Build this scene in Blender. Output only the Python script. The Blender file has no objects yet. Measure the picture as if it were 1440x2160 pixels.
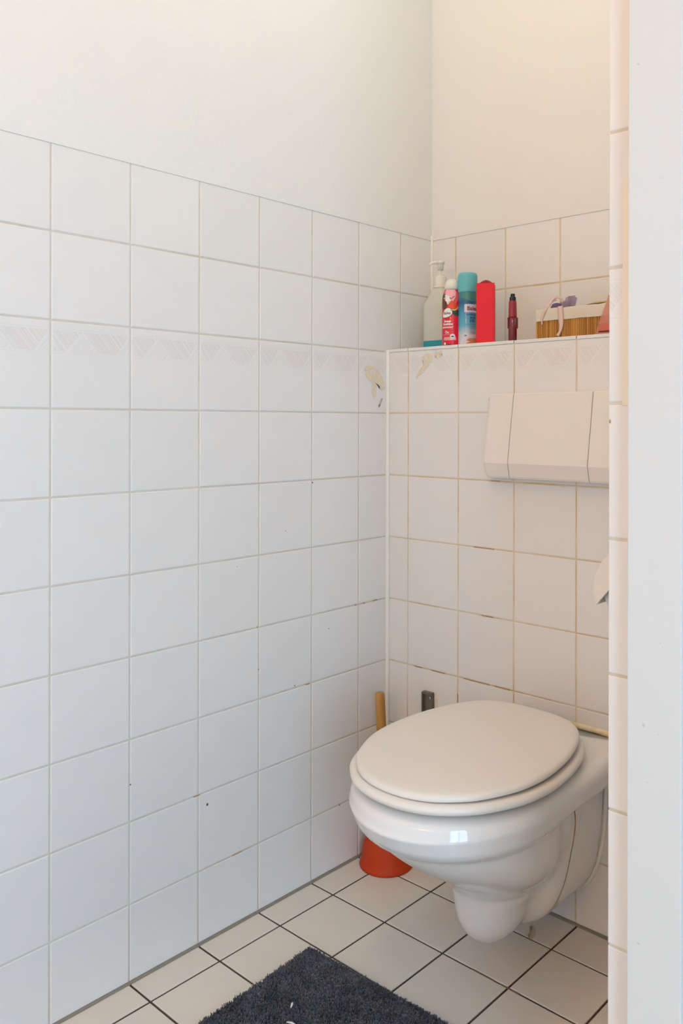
import bpy, bmesh, math, random
import numpy as np
from mathutils import Matrix, Vector
random.seed(7); rng = np.random.default_rng(7)
scene = bpy.context.scene
COL = scene.collection
R = math.radians

# ------------------------------------------------------------------ camera
CAM = Vector((1.3859, -0.6879, 1.0360)); YAW = 0.7261; ROLL = 0.0020
FPX, PX, PY = 1773.17, 823.2, 889.96
cd = bpy.data.cameras.new('camera'); cam = bpy.data.objects.new('camera', cd); COL.objects.link(cam)
cd.sensor_fit = 'VERTICAL'; cd.sensor_height = 36.0; cd.sensor_width = 24.0
cd.lens = FPX / 2160 * 36
cd.shift_x = -(PX - 720) / 2160; cd.shift_y = (PY - 1080) / 2160
cd.clip_start = 0.02
rt = Vector((math.cos(YAW), math.sin(YAW), 0)); fw = Vector((-math.sin(YAW), math.cos(YAW), 0)); up = Vector((0, 0, 1))
r2 = rt * math.cos(ROLL) + up * math.sin(ROLL); u2 = up * math.cos(ROLL) - rt * math.sin(ROLL)
cam.matrix_world = Matrix(((r2.x, u2.x, -fw.x, CAM.x), (r2.y, u2.y, -fw.y, CAM.y), (r2.z, u2.z, -fw.z, CAM.z), (0, 0, 0, 1)))
scene.camera = cam

# ------------------------------------------------------------------ world, lights, exposure
scene.view_settings.view_transform = 'Standard'; scene.view_settings.look = 'None'
scene.view_settings.gamma = 1.0; scene.view_settings.use_curve_mapping = False
scene.view_settings.exposure = -0.03
w = bpy.data.worlds.new('sky'); scene.world = w; w.use_nodes = True
w.node_tree.nodes['Background'].inputs[0].default_value = (0.62, 0.78, 1.0, 1)
w.node_tree.nodes['Background'].inputs[1].default_value = 1.0
def area(name, loc, rot, sx, sy, power, col):
    l = bpy.data.lights.new(name, 'AREA'); l.shape = 'RECTANGLE'; l.size = sx; l.size_y = sy
    l.energy = power; l.color = col
    o = bpy.data.objects.new(name, l); COL.objects.link(o); o.location = loc; o.rotation_euler = rot
    return o
# daylight through the two panes of the tall window in the side wall (X = 2.55), pointing -X
DAY = (0.415, 0.72, 1.0); DAY_W = 21.0
area('daylight_pane_a', (2.535, -1.455, 1.05), (0, R(90), 0), 1.84, 0.50, DAY_W, DAY)
area('daylight_pane_b', (2.535, -0.895, 1.05), (0, R(90), 0), 1.84, 0.50, DAY_W, DAY)
# emission strength and colour of the ceiling lamp and two added fill lights (built further down)
LAMP_MAIN = (21.0, (1.0, 0.48, 0.05)); FILL_ALCOVE = (12.0, (0.96, 1.0, 0.88)); FILL_REAR = (36.0, (1.0, 0.42, 0.03))

# ------------------------------------------------------------------ dimensions
P = 0.152                      # tile pitch
ZH = 1.0572                    # height of one horizontal joint on every wall
YB = 0.8625                    # front of the cistern boxing
YN = 1.0352                    # back wall of the niche above the ledge
XA = 0.9415                    # left face of the partition wall
YS = 0.182                     # tiled end of the partition
XB0, XN0, W0 = 0.0656, 0.0781, 0.0698
ZT = ZH + 3 * P                # top edge of tiling
ZL = ZH + P                    # ledge height (front tiles)
ZLT = ZL + 0.0055              # ledge surface
ROOM_X, ROOM_Y, ROOM_Z = 2.55, -2.30, 2.50
GAP = 0.0030

# ------------------------------------------------------------------ materials
def lin(c):
    c = c / 255.0
    return c / 12.92 if c <= 0.04045 else ((c + 0.055) / 1.055) ** 2.4
def S(r, g, b): return (lin(r), lin(g), lin(b), 1.0)
def mat(name, col, rough=0.5, spec=0.5, metal=0.0, trans=0.0, coat=0.0, alpha=1.0, sub=0.0):
    m = bpy.data.materials.new(name); m.use_nodes = True
    b = m.node_tree.nodes['Principled BSDF']
    b.inputs['Base Color'].default_value = col; b.inputs['Roughness'].default_value = rough
    b.inputs['Specular IOR Level'].default_value = spec; b.inputs['Metallic'].default_value = metal
    b.inputs['Transmission Weight'].default_value = trans; b.inputs['Coat Weight'].default_value = coat
    b.inputs['Alpha'].default_value = alpha
    if sub: b.inputs['Subsurface Weight'].default_value = sub; b.inputs['Subsurface Radius'].default_value = (.01, .01, .01)
    return m
def nd(m, t, **kw):
    n = m.node_tree.nodes.new(t)
    for k, v in kw.items(): setattr(n, k, v)
    return n
def lk(m, a, b): m.node_tree.links.new(a, b)
def bsdf(m): return m.node_tree.nodes['Principled BSDF']
def noise(m, scale, detail=3, coord='Object', rough=.5, mapscale=None):
    tc = nd(m, 'ShaderNodeTexCoord'); n = nd(m, 'ShaderNodeTexNoise')
    n.inputs['Scale'].default_value = scale; n.inputs['Detail'].default_value = detail; n.inputs['Roughness'].default_value = rough
    src = tc.outputs[coord]
    if mapscale:
        mp = nd(m, 'ShaderNodeMapping'); mp.inputs['Scale'].default_value = mapscale; lk(m, src, mp.inputs['Vector']); src = mp.outputs['Vector']
    lk(m, src, n.inputs['Vector'])
    return n
def bump(m, height, strength, dist=.001):
    b = nd(m, 'ShaderNodeBump'); b.inputs['Strength'].default_value = strength; b.inputs['Distance'].default_value = dist
    lk(m, height, b.inputs['Height']); lk(m, b.outputs['Normal'], bsdf(m).inputs['Normal']); return b
def ramp(m, fac, stops):
    r = nd(m, 'ShaderNodeValToRGB'); e = r.color_ramp.elements
    e[0].position, e[0].color = stops[0]; e[1].position, e[1].color = stops[-1]
    for p, c in stops[1:-1]:
        x = e.new(p); x.color = c
    lk(m, fac, r.inputs['Fac']); return r
def mth(m, op, a, b=None, c=None, clamp=False):
    n = nd(m, 'ShaderNodeMath', operation=op); n.use_clamp = clamp
    for i, v in enumerate((a, b, c)):
        if v is None: continue
        if isinstance(v, (int, float)): n.inputs[i].default_value = v
        else: lk(m, v, n.inputs[i])
    return n.outputs[0]
def mixc(m, fac, a, b, blend='MIX'):
    n = nd(m, 'ShaderNodeMix', data_type='RGBA', blend_type=blend)
    for s, v in ((n.inputs[0], fac), (n.inputs[6], a), (n.inputs[7], b)):
        if isinstance(v, (int, float)): s.default_value = v
        elif isinstance(v, tuple): s.default_value = v
        else: lk(m, v, s)
    return n.outputs[2]

M = {}
# glazed wall tile: soft satin white with faint cloudy mottling and fine ripple
def tile_mat(name, base, rough, decor=False):
    m = mat(name, base, rough, .5)
    n = noise(m, 18, 4)
    c = mixc(m, n.outputs['Fac'], tuple(x * .975 for x in base[:3]) + (1,), tuple(min(1, x * 1.02) for x in base[:3]) + (1,))
    oi = nd(m, 'ShaderNodeObjectInfo')
    v = mth(m, 'MULTIPLY_ADD', oi.outputs['Random'], .03, .985)
    comb = nd(m, 'ShaderNodeCombineColor'); [lk(m, v, comb.inputs[i]) for i in range(3)]
    c = mixc(m, 1.0, c, comb.outputs[0], 'MULTIPLY')
    if decor:
        tc = nd(m, 'ShaderNodeTexCoord'); sp = nd(m, 'ShaderNodeSeparateXYZ'); lk(m, tc.outputs['Object'], sp.inputs[0])
        u = mth(m, 'MULTIPLY_ADD', sp.outputs[0], 1 / .149, .5)              # 0..1 over a full tile
        t = mth(m, 'DIVIDE', mth(m, 'SUBTRACT', sp.outputs[1], .0745 - .052), .0365)   # 0..1 up the band
        inb = mth(m, 'MULTIPLY', mth(m, 'GREATER_THAN', t, 0), mth(m, 'LESS_THAN', t, 1))
        inb = mth(m, 'MULTIPLY', inb, mth(m, 'LESS_THAN', mth(m, 'ABSOLUTE', sp.outputs[0]), .0725))
        def tri(c0, wd):
            return mth(m, 'SUBTRACT', mth(m, 'SUBTRACT', 1, mth(m, 'DIVIDE', mth(m, 'ABSOLUTE', mth(m, 'SUBTRACT', u, c0)), wd)), t)
        B = mth(m, 'MAXIMUM', mth(m, 'MAXIMUM', tri(.38, .20), tri(1.0, .18)), tri(-.02, .10))
        isB = mth(m, 'GREATER_THAN', B, 0)
        edge = mth(m, 'GREATER_THAN', mth(m, 'ABSOLUTE', B), .05)
        sA = mth(m, 'ADD', mth(m, 'MULTIPLY', u, 4.08), mth(m, 'MULTIPLY', t, .80))
        sB = mth(m, 'SUBTRACT', mth(m, 'MULTIPLY', u, 4.08), mth(m, 'MULTIPLY', t, .80))
        def n1(wv, sc, det):
            q = nd(m, 'ShaderNodeTexNoise', noise_dimensions='1D'); q.inputs['Scale'].default_value = sc; q.inputs['Detail'].default_value = det
            q.inputs['Roughness'].default_value = .75
            lk(m, wv, q.inputs['W']); return q.outputs['Fac']
        stA = mth(m, 'MULTIPLY', mth(m, 'SUBTRACT', n1(sA, 7, 5), .40), 3.4, clamp=True)
        stB = mth(m, 'MULTIPLY', mth(m, 'SUBTRACT', n1(sB, 7, 5), .46), 2.6, clamp=True)
        st = mth(m, 'ADD', mth(m, 'MULTIPLY', stA, mth(m, 'SUBTRACT', 1, isB)), mth(m, 'MULTIPLY', stB, isB))
        st = mth(m, 'MULTIPLY', mth(m, 'MULTIPLY', st, edge), inb)
        lines = mth(m, 'ADD', mth(m, 'LESS_THAN', mth(m, 'ABSOLUTE', mth(m, 'SUBTRACT', t, 1.09)), .012), mth(m, 'LESS_THAN', mth(m, 'ABSOLUTE', mth(m, 'ADD', t, .08)), .012))
        tot = mth(m, 'ADD', mth(m, 'MULTIPLY', st, .62), mth(m, 'MULTIPLY', lines, .25), clamp=True)
        c = mixc(m, tot, c, tuple(base[i] * (.80, .735, .70)[i] for i in range(3)) + (1,))
    lk(m, c, bsdf(m).inputs['Base Color'])
    n2 = noise(m, 60, 2); bump(m, n2.outputs['Fac'], .10, .0006)
    return m
TILE = (0.825, 0.808, 0.788, 1)
M['tile'] = tile_mat('glazed_wall_tile', TILE, .33)
M['decor'] = tile_mat('glazed_border_tile', TILE, .33, True)
M['floor_tile'] = tile_mat('matt_floor_tile', (0.76, 0.715, 0.65, 1), .42)

def grout_mat(name, base, dirt, amount):
    m = mat(name, base, .85, .3)
    n = noise(m, 9, 5, rough=.65); r = ramp(m, n.outputs['Fac'], [(.42, (0, 0, 0, 1)), (.68, (1, 1, 1, 1))])
    n3 = noise(m, 120, 3); k = mth(m, 'MULTIPLY', r.outputs[0], amount)
    c = mixc(m, k, base, dirt)
    c = mixc(m, mth(m, 'MULTIPLY', n3.outputs['Fac'], .25), c, dirt)
    lk(m, c, bsdf(m).inputs['Base Color']); bump(m, n3.outputs['Fac'], .3, .0006)
    return m, c
M['grout_left'], _c = grout_mat('grout_left', S(222, 217, 208), S(204, 187, 162), .5)
# wear: brown grime builds up in the joints close to the floor and the toilet corner
def grime(m, csrc, wy, dirt):
    tc = nd(m, 'ShaderNodeTexCoord'); sp = nd(m, 'ShaderNodeSeparateXYZ'); lk(m, tc.outputs['Object'], sp.inputs[0])
    lowz = mth(m, 'MULTIPLY', mth(m, 'SUBTRACT', .14, sp.outputs[2]), 9.0, clamp=True)
    yy = mth(m, 'MULTIPLY', mth(m, 'SUBTRACT', sp.outputs[1], .25), wy, clamp=True)
    k = mth(m, 'MAXIMUM', mth(m, 'MULTIPLY', lowz, .75), mth(m, 'MULTIPLY', yy, .6))
    lk(m, mixc(m, k, csrc, dirt), bsdf(m).inputs['Base Color'])
grime(M['grout_left'], _c, 1.2, S(206, 190, 166))
M['grout_back'], _ = grout_mat('grout_back', S(228, 217, 198), S(206, 176, 132), .8)
M['grout_floor'], _ = grout_mat('grout_floor', S(92, 77, 61), S(58, 44, 32), .9)
M['seal_grey'] = mat('grey_sealant', S(140, 133, 120), .6)
M['seal_white'] = mat('white_sealant', S(242, 238, 230), .4)
m = mat('yellowed_sealant', S(226, 200, 150), .45); n = noise(m, 40, 4)
r = ramp(m, n.outputs['Fac'], [(.48, S(240, 226, 192)), (.70, S(222, 184, 122))]); lk(m, r.outputs[0], bsdf(m).inputs['Base Color']); M['seal_yellow'] = m
m = mat('rough_white_plaster', (0.835, 0.82, 0.79, 1), .8, .2); n = noise(m, 170, 4, rough=.6); bump(m, n.outputs['Fac'], .55, .0022); M['plaster'] = m
m = mat('smooth_white_plaster', (0.835, 0.82, 0.79, 1), .8, .2); n = noise(m, 110, 3, rough=.6); bump(m, n.outputs['Fac'], .25, .0015); M['plaster_smooth'] = m
m = mat('white_gloss_paint', (0.69, 0.695, 0.675, 1), .35, .4); n = noise(m, 55, 3); bump(m, n.outputs['Fac'], .08, .0005); M['paint'] = m
M['ceramic'] = mat('white_ceramic', (0.86, 0.845, 0.82, 1), .08, .5, coat=.3)
m = mat('seat_plastic', (0.84, 0.79, 0.73, 1), .32, .45); n = noise(m, 260, 2); bump(m, n.outputs['Fac'], .05, .0003); M['seat'] = m
M['plate'] = mat('flush_plate_plastic', (0.84, 0.79, 0.735, 1), .34, .45)
M['dark'] = mat('dark_gap', S(52, 42, 38), .8)
M['rust'] = mat('rust_stain', S(186, 142, 88), .55)
M['grime'] = mat('floor_grime', S(132, 98, 66), .8)
M['scuff'] = mat('dark_scuff', S(96, 84, 74), .7)
m = mat('yellow_stain', (0.80, 0.715, 0.54, 1), .5); n = noise(m, 60, 5, rough=.7)
r = ramp(m, n.outputs['Fac'], [(.440, (0, 0, 0, 1)), (.455, (1, 1, 1, 1))]); lk(m, r.outputs[0], bsdf(m).inputs['Alpha']); M['ystain'] = m
m = mat('faint_rust', (0.62, 0.50, 0.36, 1), .6); M['ystain2'] = m
m = mat('orange_rubber', S(196, 62, 18), .55, .3); M['rubber'] = m
m = mat('varnished_wood', S(196, 146, 70), .45); n = noise(m, 30, 4, mapscale=(1, 1, .12))
r = ramp(m, n.outputs['Fac'], [(.3, S(160, 106, 44)), (.7, S(206, 160, 86))]); lk(m, r.outputs[0], bsdf(m).inputs['Base Color']); M['wood'] = m
m = mat('bamboo', S(190, 130, 50), .45); oi = nd(m, 'ShaderNodeObjectInfo'); n = noise(m, 60, 3, mapscale=(1, 1, .08))
v = mth(m, 'ADD', mth(m, 'MULTIPLY', oi.outputs['Random'], .6), mth(m, 'MULTIPLY', n.outputs['Fac'], .4))
r = ramp(m, v, [(.1, S(150, 88, 22)), (.9, S(216, 158, 74))]); lk(m, r.outputs[0], bsdf(m).inputs['Base Color']); M['bamboo'] = m
m = mat('linen', S(222, 212, 196), .9, .1)
tc = nd(m, 'ShaderNodeTexCoord'); wv = nd(m, 'ShaderNodeTexWave'); wv.inputs['Scale'].default_value = 320; wv.bands_direction = 'X'; wv.inputs['Distortion'].default_value = 1.5
lk(m, tc.outputs['Object'], wv.inputs['Vector']); n = noise(m, 300, 2, mapscale=(.2, 1, 1))
bump(m, mth(m, 'ADD', wv.outputs['Fac'], n.outputs['Fac']), .35, .0006); M['linen'] = m
M['white_plastic'] = mat('white_plastic', S(232, 228, 216), .38)
M['ribbon'] = mat('pale_pink_satin', S(224, 198, 188), .45)
M['metal_dark'] = mat('dark_bracket_metal', S(122, 112, 102), .42, metal=.25)
M['steel'] = mat('steel', S(196, 200, 192), .3, metal=.8)
M['gold'] = mat('brushed_gold', S(196, 168, 104), .28, metal=.9)
M['black'] = mat('black_plastic', S(26, 26, 28), .35)
M['red_box'] = mat('red_card', S(238, 40, 58), .5, .3)
M['red_box_in'] = mat('red_card_inside', S(150, 14, 34), .6, .3)
M['paper'] = mat('white_tissue', S(236, 236, 238), .95, .1)
M['rug_base'] = mat('rug_backing', S(52, 52, 58), .95, .1)
m = mat('rug_pile', S(62, 62, 68), .95, .15); n = noise(m, 25, 3)
r = ramp(m, n.outputs['Fac'], [(.3, S(88, 88, 94)), (.7, S(122, 122, 128))]); lk(m, r.outputs[0], bsdf(m).inputs['Base Color']); M['rug'] = m
M['lint'] = mat('white_lint', S(226, 224, 220), .9)

# ------------------------------------------------------------------ mesh helpers
def link(name, me, parent=None, m=None, smooth=False, loc=None):
    o = bpy.data.objects.new(name, me); COL.objects.link(o)
    if m is not None:
        me.materials.clear(); me.materials.append(m)
    if parent is not None: o.parent = parent
    if smooth:
        me.polygons.foreach_set('use_smooth', [True] * len(me.polygons))
    if loc is not None: o.location = loc
    return o
def bm_mesh(bm, name):
    bmesh.ops.recalc_face_normals(bm, faces=bm.faces)
    me = bpy.data.meshes.new(name); bm.to_mesh(me); bm.free(); return me
def pyd(name, v, f):
    me = bpy.data.meshes.new(name); me.from_pydata([tuple(x) for x in v], [], [tuple(x) for x in f]); me.update()
    return me
def fixn(me):
    bm = bmesh.new(); bm.from_mesh(me); bmesh.ops.recalc_face_normals(bm, faces=bm.faces); bm.to_mesh(me); bm.free(); return me
def box_me(x0, x1, y0, y1, z0, z1, bevel=0, seg=2, name='box'):
    bm = bmesh.new(); bmesh.ops.create_cube(bm, size=1)
    for v in bm.verts:
        v.co = Vector(((x0 + x1) / 2 + v.co.x * (x1 - x0), (y0 + y1) / 2 + v.co.y * (y1 - y0), (z0 + z1) / 2 + v.co.z * (z1 - z0)))
    if bevel: bmesh.ops.bevel(bm, geom=list(bm.edges), offset=bevel, segments=seg, profile=.5, affect='EDGES')
    return bm_mesh(bm, name)
def box(name, x0, x1, y0, y1, z0, z1, m, parent=None, bevel=0, seg=2, smooth=False):
    return link(name, box_me(x0, x1, y0, y1, z0, z1, bevel, seg, name), parent, m, smooth)
def loft(rings, cap0=True, cap1=True, name='loft'):
    n = len(rings[0]); v = [p for rg in rings for p in rg]; f = []
    for i in range(len(rings) - 1):
        for j in range(n):
            a = i * n + j; b = i * n + (j + 1) % n; f.append((a, b, b + n, a + n))
    if cap0: f.append(tuple(range(n))[::-1])
    if cap1: f.append(tuple(range((len(rings) - 1) * n, len(rings) * n)))
    return fixn(pyd(name, v, f))
def lathe(prof, seg=40, c=(0, 0), name='lathe'):
    rings = [[(c[0] + max(r_, 1e-5) * math.cos(2 * math.pi * i / seg), c[1] + max(r_, 1e-5) * math.sin(2 * math.pi * i / seg), z) for i in range(seg)] for r_, z in prof]
    return loft(rings, name=name)
def tube(pts, rad, seg=10, name='tube', closed=False):
    pts = [Vector(p) for p in pts]; rings = []
    rads = rad if isinstance(rad, (list, tuple)) else [rad] * len(pts)
    prev = None
    for i, p in enumerate(pts):
        t = (pts[min(i + 1, len(pts) - 1)] - pts[max(i - 1, 0)]).normalized()
        a = Vector((0, 0, 1)) if abs(t.z) < .9 else Vector((1, 0, 0))
        if prev is not None: a = prev
        b = t.cross(a).normalized(); a = b.cross(t).normalized(); prev = a
        rings.append([tuple(p + (a * math.cos(2 * math.pi * k / seg) + b * math.sin(2 * math.pi * k / seg)) * rads[i]) for k in range(seg)])
    return loft(rings, name=name)
def catmull(pts, n, closed=True):
    pts = [Vector(p) for p in pts]; out = []; N = len(pts); rngk = N if closed else N - 1
    per = max(2, n // rngk)
    for i in range(rngk):
        g = (lambda k: pts[k % N]) if closed else (lambda k: pts[min(max(k, 0), N - 1)])
        p0, p1, p2, p3 = g(i - 1), g(i), g(i + 1), g(i + 2)
        for s in range(per):
            t = s / per
            out.append(.5 * ((2 * p1) + (p2 - p0) * t + (2 * p0 - 5 * p1 + 4 * p2 - p3) * t * t + (3 * p1 - p0 - 3 * p2 + p3) * t ** 3))
    if not closed: out.append(pts[-1].copy())
    return out
def empty(name, loc=(0, 0, 0)):
    o = bpy.data.objects.new(name, None); COL.objects.link(o); o.location = loc; o.empty_display_size = .05; return o
def tag(o, label, cat, group=None):
    o['label'] = label; o['category'] = cat
    if group: o['group'] = group
    return o
def struct(o, label=None, cat=None):
    o['kind'] = 'structure'
    if label: o['label'] = label
    if cat: o['category'] = cat
    return o

# ------------------------------------------------------------------ tiles
_tm = {}
def tile_me(w_, h_, m, ox=0, oy=0):
    """bevelled tile, glazed face at local z = 0; ox/oy: where its centre lies inside a full tile (cut tiles)"""
    key = (round(w_, 4), round(h_, 4), m.name, round(ox, 4), round(oy, 4))
    if key in _tm: return _tm[key]
    b1, b2, t = .0016, .0011, .007
    def ring(i, z): return [(ox - w_ / 2 + i, oy - h_ / 2 + i, z), (ox + w_ / 2 - i, oy - h_ / 2 + i, z), (ox + w_ / 2 - i, oy + h_ / 2 - i, z), (ox - w_ / 2 + i, oy + h_ / 2 - i, z)]
    rings = [ring(0, -t), ring(0, -b2), ring(b1 * .35, -b2 * .35), ring(b1, 0)]
    me = loft(rings, cap0=False, name='tile'); me.materials.append(m); _tm[key] = me; return me
AX = {'left': Matrix(((0, 0, 1), (1, 0, 0), (0, 1, 0))), 'back': Matrix(((1, 0, 0), (0, 0, -1), (0, 1, 0))),
      'right': Matrix(((0, 0, -1), (-1, 0, 0), (0, 1, 0))), 'floor': Matrix.Identity(3), 'rear': Matrix(((-1, 0, 0), (0, 0, 1), (0, 1, 0)))}
def put_tile(parent, side, origin, u0, u1, v0, v1, m, name='tile', full=P - GAP, jitter=.00022):
    """u along the wall, v up; origin = world point of u=v=0 on the tile face"""
    A = AX[side]; w_, h_ = u1 - u0, v1 - v0
    if w_ < .004 or h_ < .004: return
    # keep decoration aligned on cut tiles
    me = tile_me(w_, h_, m, 0, 0)
    o = bpy.data.objects.new(name, me); COL.objects.link(o); o.parent = parent
    c = Vector(origin) + A @ Vector(((u0 + u1) / 2, (v0 + v1) / 2, random.uniform(-jitter, jitter)))
    rot = A.to_4x4() @ Matrix.Rotation(random.uniform(-.0011, .0011), 4, 'X') @ Matrix.Rotation(random.uniform(-.0011, .0011), 4, 'Y')
    o.matrix_local = Matrix.Translation(c) @ rot
    return o
def cuts(lo, hi, base):
    k = math.floor((lo - base) / P); out = []
    while base + k * P < hi - 1e-6:
        a, b = max(lo, base + k * P), min(hi, base + (k + 1) * P); out.append((a + GAP / 2, b - GAP / 2)); k += 1
    return out
ROWS = [(ZH + (m_ - 1) * P + GAP / 2, ZH + m_ * P - GAP / 2, m_) for m_ in range(-6, 4)]   # m_=1 : decorated row
ROWS[0] = (.004, ZH - 6 * P - GAP / 2, -5.5)
ROWS = [r_ for r_ in [(.004, ZH - 6 * P - GAP / 2, -6)] + [(ZH + k * P + GAP / 2, ZH + (k + 1) * P - GAP / 2, k) for k in range(-6, 3)]]

GR = .0010      # grout surface lies this far behind the tile face
# --- left wall
wl = struct(box('wall_left', -.12, -GR, ROOM_Y - .1, YN + .1, -.1, ROOM_Z, M['grout_left']))
pl = box('plaster', -GR, .0012, ROOM_Y, YN, ZT - .002, ROOM_Z, M['plaster'], wl)
for a, b in cuts(ROOM_Y, YN, 0.0):
    for z0, z1, k in ROWS:
        if a < YB < b and z1 < ZL + .01: b_ = YB - .002
        else: b_ = b
        if a > YB - .01 and z1 < ZL + .01: continue
        put_tile(wl, 'left', (0, 0, 0), a, b_, z0, z1, M['decor'] if k == 0 else M['tile'])
# --- cistern boxing (lower back wall) and its ledge
wb = struct(box('wall_boxing', 0, XA, YB + GR, YN, -.1, ZL - .001, M['grout_back']))
for a, b in cuts(0, XA, XB0):
    for z0, z1, k in ROWS:
        if z1 > ZL + .01: continue
        put_tile(wb, 'back', (0, YB, 0), a, b, z0, z1, M['decor'] if k == 0 else M['tile'])
    put_tile(wb, 'floor', (0, 0, ZLT), a, b, YB - .0008, YB + P - GAP, M['tile'], 'ledge_tile')
    put_tile(wb, 'floor', (0, 0, ZLT), a, b, YB + P, YN - .002, M['tile'], 'ledge_tile')
# --- niche back wall
wn = struct(box('wall_back', -.1, XA + .2, YN + GR, YN + .12, -.1, ROOM_Z, M['grout_back']))
box('plaster', 0, XA, YN - .0012, YN + GR, ZT - .002, ROOM_Z, M['plaster_smooth'], wn)
for a, b in cuts(0, XA, XN0):
    for z0, z1, k in ROWS:
        if z0 < ZL - .01: continue
        put_tile(wn, 'back', (0, YN, 0), a, max(a, b), max(z0, ZLT + .001), z1, M['tile'])
# --- partition wall to the right of the alcove
wr = struct(box('wall_right', XA + GR, XA + .10, YS + GR, YN + .1, -.1, ROOM_Z, M['grout_left']))
box('plaster', XA - .0012, XA + GR, YS + .004, YN, ZT - .002, ROOM_Z, M['plaster_smooth'], wr)
for a, b in cuts(-YB, -YS, 0):
    for z0, z1, k in ROWS:
        put_tile(wr, 'right', (XA, 0, 0), a, b, z0, z1, M['decor'] if k == 0 else M['tile'])
for z0, z1, k in ROWS:
    if z0 > ZL - .01: put_tile(wr, 'right', (XA, 0, 0), -YN + .003, -YB - .0015, max(z0, ZLT + .001), z1, M['tile'])
    put_tile(wr, 'back', (0, YS, 0), XA, XA + .098, z0, z1, M['decor'] if k == 0 else M['tile'])
box('plaster', XA, XA + .10, YS - .0012, YS + GR, ZT - .002, ROOM_Z, M['plaster_smooth'], wr)
# --- floor
fl = struct(box('floor', -.1, ROOM_X + .1, ROOM_Y - .1, YN + .1, -.12, -.0020, M['grout_floor']))
FG = .0036
for a, b in cuts(.0, 1.742, W0):
    for c_, d_ in cuts(ROOM_Y, YB, 0.0):
        if b > XA + .01 and d_ > YS + .03:
            if a > XA - .005: continue
        put_tile(fl, 'floor', (0, 0, 0), a + .0007, b - .0007, c_ + .0007, d_ - .0007, M['floor_tile'], 'floor_tile')
ce = struct(box('ceiling', -.1, ROOM_X + .1, ROOM_Y - .1, YN + .1, ROOM_Z, ROOM_Z + .1, M['plaster_smooth']))
# --- walls behind and beside the camera
def addbox(bm, x0, x1, y0, y1, z0, z1):
    vs = [bm.verts.new((x, y, z)) for x in (x0, x1) for y in (y0, y1) for z in (z0, z1)]
    for q in ((0, 1, 3, 2), (4, 6, 7, 5), (0, 4, 5, 1), (2, 3, 7, 6), (0, 2, 6, 4), (1, 5, 7, 3)): bm.faces.new([vs[i] for i in q])
struct(box('wall_rear', -.1, ROOM_X + .1, ROOM_Y - .12, ROOM_Y, -.1, ROOM_Z, M['plaster_smooth']))
WY0, WY1, WZ0, WZ1 = -1.75, -.60, .08, 2.02
bmw = bmesh.new()
for y0, y1, z0, z1 in ((ROOM_Y - .1, WY0, -.1, ROOM_Z), (WY1, YS + .1, -.1, ROOM_Z), (WY0, WY1, -.1, WZ0), (WY0, WY1, WZ1, ROOM_Z)): addbox(bmw, ROOM_X, ROOM_X + .12, y0, y1, z0, z1)
struct(link('wall_side', bm_mesh(bmw, 'wall_side'), None, M['plaster_smooth']))
# tall window with two panes
WXa, WXb = ROOM_X + .03, ROOM_X + .10
win = struct(box('window_1', WXa, WXb, WY0, WY1, WZ0, WZ0 + .04, M['paint']))
box('window_frame', WXa, WXb, WY0, WY1, WZ1 - .04, WZ1, M['paint'], win)
for yy in (WY0, (WY0 + WY1) / 2 - .025, WY1 - .05): box('window_frame', WXa, WXb, yy, yy + .05, WZ0 + .04, WZ1 - .04, M['paint'], win)
M['glass'] = mat('clear_glass', (1, 1, 1, 1), .02, trans=1.0)
for yy in (WY0 + .05, (WY0 + WY1) / 2 + .025): box('pane', WXa + .03, WXa + .036, yy, yy + .50, WZ0 + .04, WZ1 - .04, M['glass'], win)
# --- door frame and door to the right of the tiled wall end
FX0, FX1, FY = .9762, 1.0363, .157
tr = struct(box('trim_1', FX0, FX1, FY, YS + .06, 0, 2.12, M['paint'], bevel=.0015, seg=2))
box('frame_head', FX1, 1.93, FY, YS + .06, 2.06, 2.12, M['paint'], tr, bevel=.0015)
box('frame_post', 1.87, 1.93, FY, YS + .06, 0, 2.06, M['paint'], tr, bevel=.0015)
dr = struct(box('door_1', FX1 + .003, 1.867, FY + .022, FY + .06, .006, 2.055, M['paint'], bevel=.001))
hd = box('door_handle', 1.79, 1.82, FY + .014, FY + .0225, .95, 1.15, M['steel'], dr, bevel=.003)
link('lever', tube([(1.805, FY + .016, 1.08), (1.805, FY - .03, 1.08), (1.79, FY - .036, 1.08), (1.70, FY - .036, 1.08)], .009), hd, M['steel'], True)
addw = bmesh.new(); addbox(addw, XA + .10, FX0 + .06, YS + .02, YS + .11, 0, ROOM_Z); addbox(addw, XA + .1, ROOM_X, YS + .02, YS + .11, 2.10, ROOM_Z); addbox(addw, 1.92, ROOM_X, YS + .01, YS + .11, 0, 2.11)
struct(link('wall_front', bm_mesh(addw, 'wall_front'), None, M['plaster_smooth']))
# --- sealant joints (parts of the walls)
def vbead(name, x, y, z0, z1, rad, m, parent, n=40):
    pts = [(x + random.uniform(-.0003, .0003), y + random.uniform(-.0003, .0003), z0 + (z1 - z0) * i / n) for i in range(n + 1)]
    return link(name, tube(pts, [rad * random.uniform(.9, 1.1) for _ in pts], 8), parent, m, True)
vbead('sealant_bead', .0024, YB - .0024, .01, ZL + .004, .0054, M['seal_white'], wb)
vbead('sealant_bead', .0014, YN - .0014, ZLT, ZT + .01, .0042, M['seal_white'], wn)
vbead('sealant_bead', XA - .0010, YN - .0010, ZLT, ZT, .0032, M['seal_white'], wn)
def hbead(name, p0, p1, rad, m, parent, n=60):
    p0, p1 = Vector(p0), Vector(p1); pts = [p0.lerp(p1, i / n) + Vector((random.uniform(-1, 1), random.uniform(-1, 1), random.uniform(-1, 1))) * .0004 for i in range(n + 1)]
    return link(name, tube(pts, rad, 6), parent, m, True)
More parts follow.
